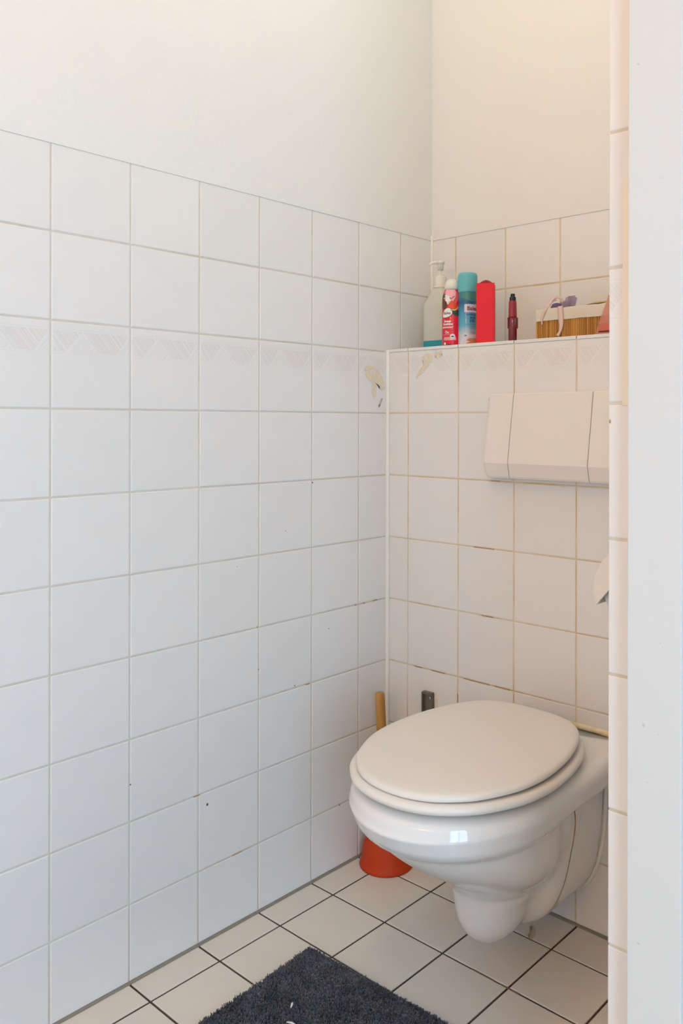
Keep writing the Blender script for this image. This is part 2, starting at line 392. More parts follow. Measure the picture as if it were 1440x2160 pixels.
hbead('sealant_bead', (.0004, ROOM_Y, .0006), (.0004, YB, .0006), .0040, M['seal_grey'], fl)
hbead('sealant_bead', (0, YB - .0004, .0006), (XA, YB - .0004, .0006), .0040, M['seal_grey'], fl)
hbead('sealant_bead', (XA - .0004, YS, .0006), (XA - .0004, YB, .0006), .0040, M['seal_grey'], fl)
vbead('sealant_bead', FX0 - .0012, YS - .0012, 0, 2.1, .0028, M['seal_white'], tr)
# --- stains with a shape of their own
def blob(name, side, origin, pts, m, parent, lift=.0004, jag=.0012):
    q = [Vector((p[0] + random.uniform(-jag, jag), p[1] + random.uniform(-jag, jag), 0)) for p in catmull([(a, b, 0) for a, b in pts], 60)]
    A = AX[side]; c = sum(q, Vector()) / len(q)
    v = [tuple(Vector(origin) + A @ (p + Vector((0, 0, lift)))) for p in q] + [tuple(Vector(origin) + A @ (c + Vector((0, 0, lift))))]
    n_ = len(q); f = [(i, (i + 1) % n_, n_) for i in range(n_)]
    return link(name, pyd(name, v, f), parent, m)
blob('stain', 'left', (0, 0, 0), [(.775, 1.160), (.792, 1.172), (.822, 1.166), (.846, 1.140), (.851, 1.118), (.838, 1.112), (.826, 1.126), (.818, 1.096), (.806, 1.102), (.806, 1.128), (.790, 1.140)], M['ystain'], wl)
blob('stain', 'left', (0, 0, 0), [(.832, 1.086), (.842, 1.094), (.839, 1.080), (.829, 1.072)], M['ystain'], wl)
blob('stain', 'back', (0, YB, 0), [(.112, 1.192), (.128, 1.200), (.140, 1.190), (.134, 1.172), (.118, 1.160), (.104, 1.146), (.092, 1.140), (.100, 1.158), (.112, 1.172)], M['ystain'], wb)
blob('stain', 'back', (0, YB, 0), [(.146, 1.204), (.166, 1.205), (.170, 1.192), (.150, 1.188)], M['ystain'], wb)
# brown crusts sitting on a few joints
def crust(side, origin, u, v, lw, lh, parent):
    lw, lh = (lw * .8, lh * .7) if lw > lh else (lw * .7, lh * .8)
    A = AX[side]; me = box_me(-lw / 2, lw / 2, -lh / 2, lh / 2, -.0012, .0002, .0004, 1, 'grime')
    o = link('grime', me, parent, M['rust']); o.matrix_local = Matrix.Translation(Vector(origin) + A @ Vector((u, v, 0))) @ A.to_4x4()
JZ = lambda k: ZH - k * P
for (u, v, lw, lh) in ((.818, JZ(3) + .001, .020, .004), (.779, JZ(3), .008, .003), (.750, JZ(3), .006, .003), (.596, JZ(4), .016, .0034), (.452, JZ(3) + .002, .005, .004), (.30, JZ(5) , .02, .002), (.40, JZ(6), .03, .002)):
    crust('left', (0, 0, 0), u, v, lw, lh, wl)
for (u, v, lw, lh) in ((.29, JZ(2), .07, .0026), (.30, JZ(3), .04, .003), (.16, JZ(4), .05, .003), (.27, JZ(4), .09, .003), (.34, JZ(4), .05, .003), (.10, JZ(4), .03, .003), (.2175, .39, .003, .05), (.3695, .39, .003, .04), (.32, JZ(1), .03, .002)):
    crust('back', (0, YB, 0), u, v, lw, lh, wb)
for (x, y, l, ang, wd) in ((.47, .608, .05, 0, .0034), (.53, .6075, .04, 0, .0034), (.36, .7605, .012, 0, .003)):
    me = box_me(-l / 2, l / 2, -wd / 2, wd / 2, -.002, -.0002, .0005, 1, 'grime')
    o = link('grime', me, fl, M['grime']); o.matrix_local = Matrix.Translation((x, y, 0)) @ Matrix.Rotation(R(ang), 4, 'Z')
blob('stain', 'floor', (0, 0, 0), [(.455, .795), (.462, .80), (.475, .785), (.480, .765), (.472, .76), (.463, .778)], M['ystain2'], fl, .0003, .0015)
# small specks and scuffs
def speck(side, origin, u, v, r_, parent, m, sq=1.0):
    A = AX[side]; n_ = 8; pts = [(u + r_ * math.cos(k * math.pi / 4) * random.uniform(.7, 1.2), v + sq * r_ * math.sin(k * math.pi / 4) * random.uniform(.7, 1.2)) for k in range(n_)]
    vs = [tuple(Vector(origin) + A @ Vector((a, b, .0005))) for a, b in pts] + [tuple(Vector(origin) + A @ Vector((a, b, -.0004))) for a, b in pts]
    f = [tuple(range(n_)), tuple(range(n_, 2 * n_))[::-1]] + [(k, (k + 1) % n_, (k + 1) % n_ + n_, k + n_) for k in range(n_)]
    link('speck', fixn(pyd('speck', vs, f)), parent, m)
for u, v, r_ in ((.325, .2717, .0022), (.6975, .1443, .0013), (.6097, .8991, .0014), (.4551, .5129, .0010), (.5568, .4552, .0012), (.6611, .5614, .0010), (.1535, .3666, .0012), (.5297, .798, .0008), (.3983, .7373, .0008)):
    speck('left', (0, 0, 0), u, v, r_, wl, M['scuff'], 1.3)
M['jamb_scuff'] = mat('jamb_scuff', S(204, 198, 186), .6)
for u, v, r_, q_ in ((.9953, .7154, .0011, 2.0), (1.0116, .7089, .0007, 1.2), (.9997, .6558, .0008, 1.), (1.0129, 1.292, .0006, 1.), (.988, 1.418, .0018, .4), (.9894, .4813, .0016, .5), (1.0139, .8056, .0007, 1.)):
    speck('back', (0, FY, 0), u, v, r_, tr, M['jamb_scuff'], q_)
speck('back', (0, YS, 0), .9432, 1.037, .0012, wr, M['rust'], 1.8)
M['smear'] = mat('paint_smear', S(238, 230, 212), .5)
link('paint_smear', box_me(.9585, .9655, YS - .0009, YS + .001, 1.055, 1.305, .0003, 1), wr, M['smear'])

# --- ceiling lamp of the room and two added fill lights (out of view)
def emit_mat(name, spec):
    gm = bpy.data.materials.new(name); gm.use_nodes = True; nt = gm.node_tree; nt.nodes.clear()
    em = nt.nodes.new('ShaderNodeEmission'); ou = nt.nodes.new('ShaderNodeOutputMaterial'); nt.links.new(em.outputs[0], ou.inputs[0])
    em.inputs['Color'].default_value = spec[1] + (1,); em.inputs['Strength'].default_value = spec[0]; return gm
LAMP_R = .12
for nm, lx, ly, spec, lab in (('a', .70, -.40, LAMP_MAIN, 'round opal glass ceiling lamp over the middle of the room'), ('b', .47, .45, FILL_ALCOVE, 'added round opal glass ceiling light, unseen, brightening the toilet alcove')):  # the second is an added light that brightens alcove and lid
    lp = empty('ceiling_light', (lx, ly, ROOM_Z)); tag(lp, lab, 'lamp', 'ceiling lamps')
    link('lamp_base', lathe([(0, 0), (.07, 0), (.07, -.02), (0, -.02)], 32), lp, M['white_plastic'])
    link('lamp_shade', lathe([(0.001, -.125)] + [(LAMP_R * math.sin(R(a)), -.022 - .104 * math.cos(R(a))) for a in (10, 25, 40, 55, 70, 85)] + [(LAMP_R * .99, -.022), (0.001, -.0215)], 40), lp, emit_mat('lit_opal_glass_' + nm, spec), True)

ml = empty('rear_fill_light', (1.20, ROOM_Y, 1.55)); tag(ml, 'added opal tube light on the rear wall, unseen warm fill', 'lamp')  # invented fixture, added to throw warm light on the front-facing surfaces
box('lamp_base', -.36, .36, .0, .03, -.04, .04, M['white_plastic'], ml, bevel=.004)
link('fill_tube', tube([(-.34, .07, 0), (-.1, .07, 0), (.1, .07, 0), (.34, .07, 0)], .045, 20), ml, emit_mat('lit_fill_tube', FILL_REAR), True)

# ------------------------------------------------------------------ wall-hung toilet
TX = .4735
toilet = empty('wall_hung_toilet', (TX, YB, 0))
tag(toilet, 'white ceramic wall-hung toilet with closed beige-white lid', 'toilet')
def smin(a, b, k):
    h = np.clip(.5 + .5 * (b - a) / k, 0, 1); return b * (1 - h) + a * h - k * h * (1 - h)
def smax(a, b, k): return -smin(-a, -b, k)
RIM = .407
ZT_ = np.array([.17, .20, .225, .25, .28, .31, .345])
PWX = np.polyfit(ZT_ - .26, [.0695, .1049, .1289, .1444, .1520, .1565, .1595], 4)
PWY = np.polyfit(ZT_ - .26, [.0742, .0970, .1210, .1457, .1706, .1905, .2030], 4)
def sdf(x, y, z):
    x = np.abs(x)
    # rim band and rear deck
    yc = .335; a = .1855; b = .2125
    wr_ = .178 + (a - .178) * np.clip(y / yc, 0, 1)
    fr = (np.sqrt((x / a) ** 2 + (np.maximum(y - yc, 0) / b) ** 2 + 1e-9) - 1) * a
    d = np.where(y > yc, fr, x - wr_)
    tq = np.clip((.402 - z) / .066, 0, 1); inset = .0165 * tq * tq * (2.2 - 1.2 * tq)
    band = smax(smax(d + inset, z - RIM, .034), .338 - z, .020)
    # bowl below the rim
    zc = np.clip(z, .17, .35) - .26
    WX = np.polyval(PWX, zc); WY = np.polyval(PWY, zc); CY = .3225 - .5663 * (.345 - z)
    bowl = np.maximum((np.sqrt((x / WX) ** 2 + ((y - CY) / WY) ** 2 + 1e-9) - 1) * .10, z - .37); bowl = smax(bowl, .172 - z, .01)
    # trap in front, rear body against the wall
    tw = np.clip((z - .05) / .2, 0, 1)
    tx = .0639 + .0091 * tw; ty = .0893 + .010 * tw; tc_ = .2371 - .0339 * tw
    t = (np.sqrt((x / tx) ** 2 + ((y - tc_) / ty) ** 2 + 1e-9) - 1) * .08
    trap = smax(t, .0584 - z, .1074); trap = np.maximum(trap, z - .36)
    hw = .1185 * (1 - np.exp(-np.maximum(z - .056, 1e-4) / .070)) ** .6
    body = smax((x - hw) * .85, .066 - z, .02)
    body = smax(body, y - .185, .045); body = np.maximum(body, z - .37)
    lower = smin(trap, body, .028)
    lower = smin(lower, bowl, .040)
    return np.maximum(smin(lower, band, .020), -y)
zl = np.concatenate([np.linspace(.0600, .096, 30), np.linspace(.099, .32, 50), np.linspace(.324, .352, 20), np.linspace(.357, .398, 14), np.linspace(.3995, .4067, 9)])
NA = 144
th = np.linspace(0, 2 * np.pi, NA, endpoint=False)
rr = np.linspace(.0005, .62, 1240)
YC0 = .215
rings = []
for z in zl:
    X = np.sin(th)[:, None] * rr[None, :]; Yv = YC0 + np.cos(th)[:, None] * rr[None, :]
    F = sdf(X, Yv, np.full_like(X, z))
    out = F > 0; out[:, -1] = True
    i = out.argmax(1); i = np.maximum(i, 1)
    f0 = F[np.arange(NA), i - 1]; f1 = F[np.arange(NA), i]
    if F[0, 0] > 0: continue
    tt = np.clip(np.where(f1 > f0, -f0 / np.maximum(f1 - f0, 1e-9), 0), 0, 1)
    rad = rr[i - 1] + tt * (rr[i] - rr[i - 1])
    rings.append([(float(np.sin(a_) * r_), -float(YC0 + np.cos(a_) * r_), float(z)) for a_, r_ in zip(th, rad)])
bowl = link('bowl', loft(rings, name='bowl'), toilet, M['ceramic'], True)
# seat ring and lid
prof = [(0, 0), (.010, .040), (.044, .079), (.105, .113), (.174, .1385), (.305, .1655), (.435, .1755), (.565, .1735), (.695, .163), (.826, .143), (.93, .112), (.985, .066), (1, 0)]
def outline(front, rear, kw, n=168):
    L = rear - front
    pts = [(kw * h, front + t * L, 0) for t, h in prof] + [(-kw * h, front + t * L, 0) for t, h in prof[-2:0:-1]]
    return catmull(pts, n)
def layered(ol, layers, zf, cap0=True, cap1=True):
    c = sum(ol, Vector()) / len(ol); rings_ = []
    for ins, z in layers:
        rg = []
        for p in ol:
            d = p - c; rr_ = d.length; q = c + d * max(.02, 1 - ins / rr_); rg.append((q.x, q.y, z + zf(q)))
        rings_.append(rg)
    return loft(rings_, cap0, cap1)
# local frame of the toilet: y = Y - YB (negative to the front)
lo_ = outline(.331 - YB, .783 - YB, 1.0)
ltilt = lambda q: .4318 + .032 * (q.y - (.331 - YB))
lid = link('lid', layered(lo_, [(.012, .0010), (.004, .0), (.001, .0012), (0, .0035), (.0003, .0065), (.0018, .0092), (.005, .0112), (.011, .0124), (.03, .0134), (.08, .0142), (.2, .0146)], ltilt), toilet, M['seat'], True)
so_ = outline(.3195 - YB, .792 - YB, 1.062)
stilt = lambda q: .4150 + .010 * (q.y - (.3195 - YB))
seat_l = [(.060, .002), (.010, .0), (.004, .0012), (.0008, .0045), (0, .008), (.001, .0115), (.004, .0145), (.009, .0160), (.020, .0162), (.055, .0150), (.062, .010), (.060, .002)]
seat = link('seat', layered(so_, seat_l, stilt, False, False), toilet, M['seat'], True)
for sx in (-.075, .075):
    link('hinge', lathe([(0, .405), (.013, .405), (.013, .424), (.009, .432), (0, .432)], 20, (sx, .765 - YB)), toilet, M['seat'], True)
for sx, sy in ((-.13, .50), (.13, .50), (-.10, .40), (.10, .40)):
    link('bumper', lathe([(0, .4055), (.007, .4055), (.007, .4165), (0, .4165)], 14, (sx, sy - YB)), toilet, M['white_plastic'], True)
# sealant between ceramic and wall
def wall_half(z):
    xs = np.linspace(0, .25, 1200); f = sdf(xs, np.full_like(xs, .001), np.full_like(xs, z)); k = np.where(f > 0)[0]; return float(xs[k[0]]) if len(k) else .25
side_pts = [(wall_half(z), 0, z) for z in np.linspace(.335, .069, 40)]
def bead(name, pts, rad, m, sq=1.0):
    return link(name, tube(pts, [rad * random.uniform(.95, 1.05) for _ in pts], 10), toilet, m, True)
for s in (1, -1): bead('sealant_bead', [(s * (x + .0006), -.0018, z) for x, _, z in side_pts if x > .01], .0050, M['seal_white'])
top_pts = [(x, -.002, .4125 - .010 * max(0, abs(x) / .178 - .62) ** 1.5 * 4) for x in np.linspace(-.172, .172, 60)]
bead('sealant_bead', top_pts, .0062, M['seal_yellow'])
# rust runs down the right side of the ceramic
def surf_x(y, z):
    xs = np.linspace(0, .25, 1600); f = sdf(xs, np.full_like(xs, y), np.full_like(xs, z)); k = np.where(f > 0)[0]; return float(xs[k[0]])
run = [(.148, .318, .0022), (.135, .300, .0026), (.128, .28, .0022), (.127, .26, .0018), (.128, .24, .0016), (.131, .22, .0016), (.134, .20, .0013), (.138, .17, .0011), (.143, .14, .0010), (.148, .115, .0010), (.152, .095, .0012)]
cr_ = catmull([(y, z, w_) for y, z, w_ in run], 60, False); vv = []; ff = []
for i, p in enumerate(cr_):
    for s in (-1, 1):
        y = p[0] + s * p[2] * random.uniform(.7, 1.2); vv.append((surf_x(y, p[1]) + .0004, -y, p[1]))
    if i: ff.append((2 * i - 2, 2 * i - 1, 2 * i + 1, 2 * i))
link('rust_stain', pyd('rust_stain', vv, ff), toilet, M['rust'], True)

# ------------------------------------------------------------------ flush plate
fp = empty('flush_plate', (.471, YB, 0)); tag(fp, 'wide cream plastic flush plate above the toilet', 'flush plate')
def plate_panel(name, x0, x1, rl=0, rrt=0):
    # profile (depth in front of tiles, z): top edge, slope outwards, bend, bottom
    pr_ = [(.000, 1.0990), (.009, 1.0990), (.0125, 1.0965), (.0365, .9470), (.0345, .9400), (.0290, .9190), (.0265, .9150), (.022, .9138), (.000, .9180)]
    n = 24; rings_ = []
    xs = np.concatenate([[0, .0006, .002, .005, .010, .018], np.linspace(.022, (x1 - x0) - .022, 6), (x1 - x0) - np.array([.018, .010, .005, .002, .0006, 0])])
    for dx in xs:
        rad = .016
        k = 0.0
        if rl and dx < rad: k = rad - math.sqrt(max(0, rad ** 2 - (rad - dx) ** 2))
        if rrt and (x1 - x0) - dx < rad: e_ = (x1 - x0) - dx; k = rad - math.sqrt(max(0, rad ** 2 - (rad - e_) ** 2))
        e2 = min(dx, (x1 - x0) - dx); sk = .0012 * max(0, 1 - e2 / .0015)
        rg = []
        for d_, z in pr_:
            zc = 1.006; hz = .0925
            zz = zc + (z - zc) * (1 - k / hz)
            dd = max(0, d_ - sk - (k * .55 if d_ > .01 else 0))
            rg.append((x0 + dx, -dd, zz))
        rings_.append(rg)
    return link(name, loft(rings_, name=name), fp, M['plate'], False)
pp = [plate_panel('side_panel', -.163, -.0955, rl=1), plate_panel('flush_button', -.0943, .0943), plate_panel('side_panel', .0955, .163, rrt=1)]
box('back_frame', -.140, .140, -.010, 0, .925, 1.090, M['dark'], fp)
for o in pp:
    for p in o.data.polygons: p.use_smooth = False

# ------------------------------------------------------------------ plunger
pg = empty('plunger', (.0715, .781, 0)); tag(pg, 'orange rubber plunger with wooden handle standing in the corner', 'plunger')
cup = [(.0, .088), (.010, .088), (.017, .084), (.026, .080), (.037, .0755), (.0465, .066), (.0525, .053), (.0556, .039), (.0570, .026), (.0585, .015), (.0622, .008), (.0632, .003), (.0620, .0), (.056, .0), (.052, .02), (.046, .05), (.02, .07), (0, .072)]
link('rubber_cup', lathe(cup, 56), pg, M['rubber'], True)
d0 = Vector((0, 0, .070)); d1 = Vector((-.030, .009, .392)); dv = (d1 - d0).normalized()
hp = [d0, d0.lerp(d1, .3), d0.lerp(d1, .7), d1 - dv * .006, d1 - dv * .002, d1 + dv * .0015, d1 + dv * .002]
link('handle', tube(hp, [.0115, .0118, .0116, .0116, .0112, .0085, .001], 28), pg, M['wood'], True)

# ------------------------------------------------------------------ metal bracket on the wall behind the lid
bk = empty('wall_bracket', (.1350, YB, 0)); tag(bk, 'dark metal wall bracket with a screw behind the toilet lid', 'bracket')
bm = bmesh.new()
def uprof(z0, z1):
    me = []
addbox(bm, -.0125, .0125, -.0045, 0, .20, .398)
addbox(bm, -.0150, -.0115, -.0135, 0, .20, .398); addbox(bm, .0115, .0145, -.0085, 0, .20, .396)
addbox(bm, -.0150, .0145, -.0125, 0, .3935, .3985)
me = bm_mesh(bm, 'bracket'); bmx = bmesh.new(); bmx.from_mesh(me); bmesh.ops.bevel(bmx, geom=list(bmx.edges), offset=.0009, segments=2, affect='EDGES'); bmx.to_mesh(me); bmx.free()
link('bracket_plate', me, bk, M['metal_dark'])
sc = link('screw', lathe([(0, 0), (.0042, 0), (.0042, .0012), (.003, .0022), (0, .0024)], 20), bk, M['steel'], True); sc.rotation_euler = (R(90), 0, 0); sc.location = (.0040, -.0044, .3845)
slot = link('screw_slot', box_me(-.0007, .0007, -.0022, .0022, .0018, .0027), sc, M['dark'])
link('sealant_smear', tube([(.0185, -.0008, .392), (.0200, -.001, .375), (.0215, -.001, .355), (.0215, -.001, .32), (.021, -.001, .25)], [.001, .0022, .003, .003, .002], 8), bk, M['seal_yellow'], True)

# ------------------------------------------------------------------ toilet paper holder on the partition wall
ph = empty('toilet_paper_holder', (XA, .46, .80)); tag(ph, 'cream plastic toilet paper holder with curved lid on the partition', 'paper holder')
RC = .065; cxh = .872 - XA
def arc(r, a0, a1, n): return [(cxh + r * math.cos(R(a0 + (a1 - a0) * i / n)), r * math.sin(R(a0 + (a1 - a0) * i / n))) for i in range(n + 1)]
shell = arc(RC, 201, 60, 28) + [(-.003, .060), (-.003, .056)] + arc(RC - .0025, 60, 201, 28)
def extr(pts2, y0, y1, name):
    v = [(x, y0, z) for x, z in pts2] + [(x, y1, z) for x, z in pts2]; n = len(pts2)
    f = [(i, (i + 1) % n, (i + 1) % n + n, i + n) for i in range(n)] + [tuple(range(n))[::-1], tuple(range(n, 2 * n))]
    return fixn(pyd(name, v, f))
link('cover', extr(shell, -.057, .063, 'cover'), ph, M['plate'], False)
cheek = arc(RC, 201, 60, 28) + [(-.003, .060), (-.003, .045), (cxh - .012, .036)]
link('cheek', extr(cheek, -.060, -.0565, 'cheek'), ph, M['plate']); link('cheek', extr(cheek, .0625, .066, 'cheek'), ph, M['plate'])
box('wall_plate', -.006, -.0005, -.055, .062, -.03, .062, M['plate'], ph, bevel=.002)
link('spindle', tube([(cxh, -.052, 0), (cxh, .06, 0)], .010, 16), ph, M['plate'], True)
link('spindle_arm', tube([(cxh, .061, 0), (-.004, .061, .02)], .004, 10), ph, M['plate'], True)
roll = empty('toilet_paper_roll', (.872, .46, .80)); tag(roll, 'white toilet paper roll under the holder lid', 'toilet paper')
prr = [(.019, -.05), (.054, -.05), (.055, -.048), (.055, .048), (.054, .05), (.019, .05), (.019, -.05)]
n_ = 48; rg = [[(r_ * math.cos(2 * math.pi * i / n_), y, r_ * math.sin(2 * math.pi * i / n_)) for i in range(n_)] for r_, y in prr]
link('paper', loft(rg, False, False), roll, M['paper'], True)

# ------------------------------------------------------------------ bath mat
rug = empty('bath_mat', (.18, .435, 0)); tag(rug, 'dark grey shaggy bath mat on the floor', 'bath mat')
rug.rotation_euler = (0, 0, R(2.5))
RW, RL = .50, .70
box('backing', .004, RW - .004, -RL + .004, -.004, .0005, .005, M['rug_base'], rug, bevel=.001, seg=1)
NT = 150000
px_ = rng.uniform(0, RW, NT); py_ = -rng.uniform(0, 1, NT) ** 1.25 * RL
hgt = rng.uniform(.005, .0095, NT); ang = rng.uniform(0, 2 * np.pi, NT); tl = rng.normal(0, .0022, (NT, 2)); wd = rng.uniform(.0008, .0018, NT)
dx, dy = np.cos(ang) * wd, np.sin(ang) * wd
V = np.zeros((NT, 4, 3)); V[:, 0] = np.c_[px_ - dx, py_ - dy, np.full(NT, .004)]; V[:, 1] = np.c_[px_ + dx, py_ + dy, np.full(NT, .004)]
V[:, 2] = np.c_[px_ + dx * .8 + tl[:, 0], py_ + dy * .8 + tl[:, 1], .004 + hgt]; V[:, 3] = np.c_[px_ - dx * .8 + tl[:, 0], py_ - dy * .8 + tl[:, 1], .004 + hgt * rng.uniform(.85, 1, NT)]
me = bpy.data.meshes.new('pile'); me.vertices.add(NT * 4); me.vertices.foreach_set('co', V.reshape(-1).astype(np.float32))
me.loops.add(NT * 4); me.loops.foreach_set('vertex_index', np.arange(NT * 4, dtype=np.int32)); me.polygons.add(NT)
me.polygons.foreach_set('loop_start', np.arange(0, NT * 4, 4, dtype=np.int32)); me.update(calc_edges=True); me.validate()
pile = link('pile', me, rug, M['rug']); pile['kind'] = 'stuff'
def lint(pts, r_, label):
    o = link('lint', tube(pts, r_, 6), None, M['lint'], True); tag(o, label, 'lint')
lint([(.282, .300, .0185), (.286, .296, .021), (.289, .290, .0185)], [.0012, .0022, .001], 'small white lint flake on the dark bath mat')
lint([(.310, .262, .0185), (.318, .266, .019), (.330, .268, .0185)], [.0012, .0018, .001], 'pale lint shred at the lower edge of the dark bath mat')

# ------------------------------------------------------------------ shelf things
Z0 = ZLT + .0003
def wrap(me, c, Rf, phi0, z0, off, facing):
    f = Vector((math.cos(facing), math.sin(facing), 0)); r_ = Vector((-f.y, f.x, 0))
    for v in me.vertices:
        x, y = v.co.x, v.co.y; z = z0 + y; rad = Rf(z) + off; ph_ = phi0 + x / Rf(z0)
        q = f * (rad * math.cos(ph_)) + r_ * (rad * math.sin(ph_)); v.co = Vector((c[0] + q.x, c[1] + q.y, z))
def text_me(s, size, bold=0.0, align='CENTER', sx=1.0):
    cu = bpy.data.curves.new('t', 'FONT'); cu.body = s; cu.size = size; cu.align_x = align; cu.align_y = 'CENTER'; cu.offset = bold; cu.resolution_u = 3
    o = bpy.data.objects.new('t', cu); COL.objects.link(o); dg = bpy.context.evaluated_depsgraph_get(); dg.update()
    me = bpy.data.meshes.new_from_object(o.evaluated_get(dg)); bpy.data.objects.remove(o); bpy.data.curves.remove(cu)
    for v in me.vertices: v.co.x *= sx
    me.materials.clear(); return me
def print_text(parent, s, size, m, Rf, phi0, z0, facing, bold=0, off=.00025, sx=1.0, name='lettering', dx=0, align='CENTER'):
    me = text_me(s, size, bold, align, sx)
    for v in me.vertices: v.co.x += dx
    wrap(me, (0, 0), Rf, phi0, z0, off, facing); return link(name, me, parent, m)
def print_poly(parent, name, pts, m, Rf, phi0, z0, facing, off=.00012, smoothpts=0):
    if smoothpts: pts = [(p.x, p.y) for p in catmull([(a, b, 0) for a, b in pts], smoothpts)]
    bm = bmesh.new(); bm.faces.new([bm.verts.new((a, b, 0)) for a, b in pts]); bmesh.ops.triangulate(bm, faces=bm.faces)
    for it in range(5):
        es = [e for e in bm.edges if e.calc_length() > .0035]
        if not es: break
        bmesh.ops.subdivide_edges(bm, edges=es, cuts=1); bmesh.ops.triangulate(bm, faces=bm.faces)
    me = bpy.data.meshes.new(name); bm.to_mesh(me); bm.free()
    wrap(me, (0, 0), Rf, phi0, z0, off, facing); return link(name, me, parent, m, True)
def rrect(w_, h_, r_, cx_=0, cy_=0, n=5):
    out = []
    for sx, sy, a0 in ((1, 1, 0), (-1, 1, 90), (-1, -1, 180), (1, -1, 270)):
        for i in range(n + 1):
            a = R(a0 + 90 * i / n); out.append((cx_ + sx * (w_ / 2 - r_) + r_ * math.cos(a), cy_ + sy * (h_ / 2 - r_) + r_ * math.sin(a)))
    return out
def circ(r_, cx_=0, cy_=0, n=24): return [(cx_ + r_ * math.cos(2 * math.pi * i / n), cy_ + r_ * math.sin(2 * math.pi * i / n)) for i in range(n)]
def facing_cam(x, y): return math.atan2(CAM.y - y, CAM.x - x)

# --- soap dispenser
sx_, sy_ = .0905, .957
soap = empty('soap_dispenser', (sx_, sy_, Z0)); tag(soap, 'translucent white pump bottle with a little blue-green soap', 'soap bottle')
m = bpy.data.materials.new('frosted_bottle_plastic'); m.use_nodes = True; nt = m.node_tree; nt.nodes.clear()
ou = nt.nodes.new('ShaderNodeOutputMaterial'); mx = nt.nodes.new('ShaderNodeMixShader'); mx2 = nt.nodes.new('ShaderNodeMixShader')
di = nt.nodes.new('ShaderNodeBsdfPrincipled'); di.inputs['Base Color'].default_value = S(240, 242, 232); di.inputs['Roughness'].default_value = .45
tl_ = nt.nodes.new('ShaderNodeBsdfTranslucent'); tl_.inputs['Color'].default_value = S(236, 238, 228)
tp = nt.nodes.new('ShaderNodeBsdfTransparent'); tp.inputs['Color'].default_value = (.95, .97, .95, 1)
nt.links.new(di.outputs[0], mx.inputs[1]); nt.links.new(tl_.outputs[0], mx.inputs[2]); mx.inputs[0].default_value = .4
nt.links.new(mx.outputs[0], mx2.inputs[1]); nt.links.new(tp.outputs[0], mx2.inputs[2]); mx2.inputs[0].default_value = .12
nt.links.new(mx2.outputs[0], ou.inputs[0]); M['frosted'] = m
BW, BD = .072, .060
def rr_ring(w_, d_, r_, z, cx_=0): return [(x + cx_, y, z) for x, y in rrect(w_, d_, r_, 0, 0, 6)]
body = [rr_ring(BW, BD, .012, .0216), rr_ring(BW, BD, .012, .108), rr_ring(BW * .985, BD * .97, .012, .113), rr_ring(BW * .50, BD * .62, .012, .149), rr_ring(BW * .42, BD * .52, .012, .153), rr_ring(.026, .026, .0128, .1545)]
link('bottle_body', loft(body), soap, M['frosted'], False)
M['teal_soap'] = mat('teal_soap', S(40, 150, 166), .4)
link('liquid_soap', loft([rr_ring(BW - .006, BD - .006, .010, 0), rr_ring(BW, BD, .012, .003), rr_ring(BW, BD, .012, .0214)]), soap, M['teal_soap'])
col_ = link('pump_collar', lathe([(0, .1535), (.0178, .1535), (.0178, .1565), (.0152, .1575), (.0150, .179), (.0142, .1815), (.0088, .1825), (.0088, .1865), (0, .1865)], 36), soap, M['white_plastic'], False)
link('pump_stem', lathe([(0, .186), (.0036, .186), (.0036, .2005), (0, .2005)], 18), soap, M['white_plastic'], True)
link('pump_head', lathe([(0, .1985), (.0075, .1985), (.0078, .211), (.0092, .2135), (.0108, .2140), (.0110, .2195), (.0098, .2215), (0, .2222)], 30), soap, M['white_plastic'], True)
sd = Vector((-rt.x, -rt.y, 0))
link('spout', tube([sd * .004 + Vector((0, 0, .2165)), sd * .014 + Vector((0, 0, .2178)), sd * .020 + Vector((0, 0, .2172)), sd * .0245 + Vector((0, 0, .2140)), sd * .0272 + Vector((0, 0, .2105))], [.0042, .0038, .0034, .0032, .0028], 14), soap, M['white_plastic'], True)

# --- red deodorant can
cx1, cy1 = .1735, .8965
can = empty('deodorant_can', (cx1, cy1, Z0)); tag(can, 'red deodorant spray can with watermelon print and white cap', 'deodorant', 'spray cans on the ledge')
F1 = facing_cam(cx1, cy1); R1 = .0236
M['can_red'] = mat('printed_red_can', S(226, 22, 48), .28, .5, coat=.2)
prof1 = [(0, 0), (.0215, 0), (.0232, .0012), (R1, .003), (R1, .108), (.0232, .1135), (.0222, .119), (.0206, .1245), (.0188, .1295), (.0176, .1325)]
def Rf1(z):
    zs = [p[1] for p in prof1[2:]]; rs = [p[0] for p in prof1[2:]]; return float(np.interp(z, zs, rs))
link('can_body', lathe(prof1 + [(0, .1325)], 64), can, M['can_red'], True)
cap = [(0, .1325), (.0182, .1325), (.0183, .140), (.0172, .1465), (.0150, .152), (.0112, .1565), (.006, .1590), (0, .1596)]
link('cap', lathe(cap, 48), can, M['white_plastic'], True)
PH1 = -.50
M['ink_pink'] = mat('ink_pink', S(246, 176, 182), .3); M['ink_rose'] = mat('ink_rose', S(236, 96, 108), .3); M['ink_white'] = mat('ink_white', S(244, 240, 236), .35)
M['ink_melon'] = mat('ink_melon', S(232, 74, 22), .3); M['ink_rind'] = mat('ink_rind', S(206, 214, 130), .3); M['ink_leaf'] = mat('ink_leaf', S(52, 74, 44), .35)
M['ink_brown'] = mat('ink_brown', S(104, 58, 34), .4); M['ink_dark'] = mat('ink_dark', S(40, 34, 60), .4); M['ink_navy'] = mat('ink_navy', S(18, 56, 96), .4)
W_ = lambda px: px * .0001984     # decal units: 1 px of a 11.08x zoom = ~0.1016 mm ; helper for widths
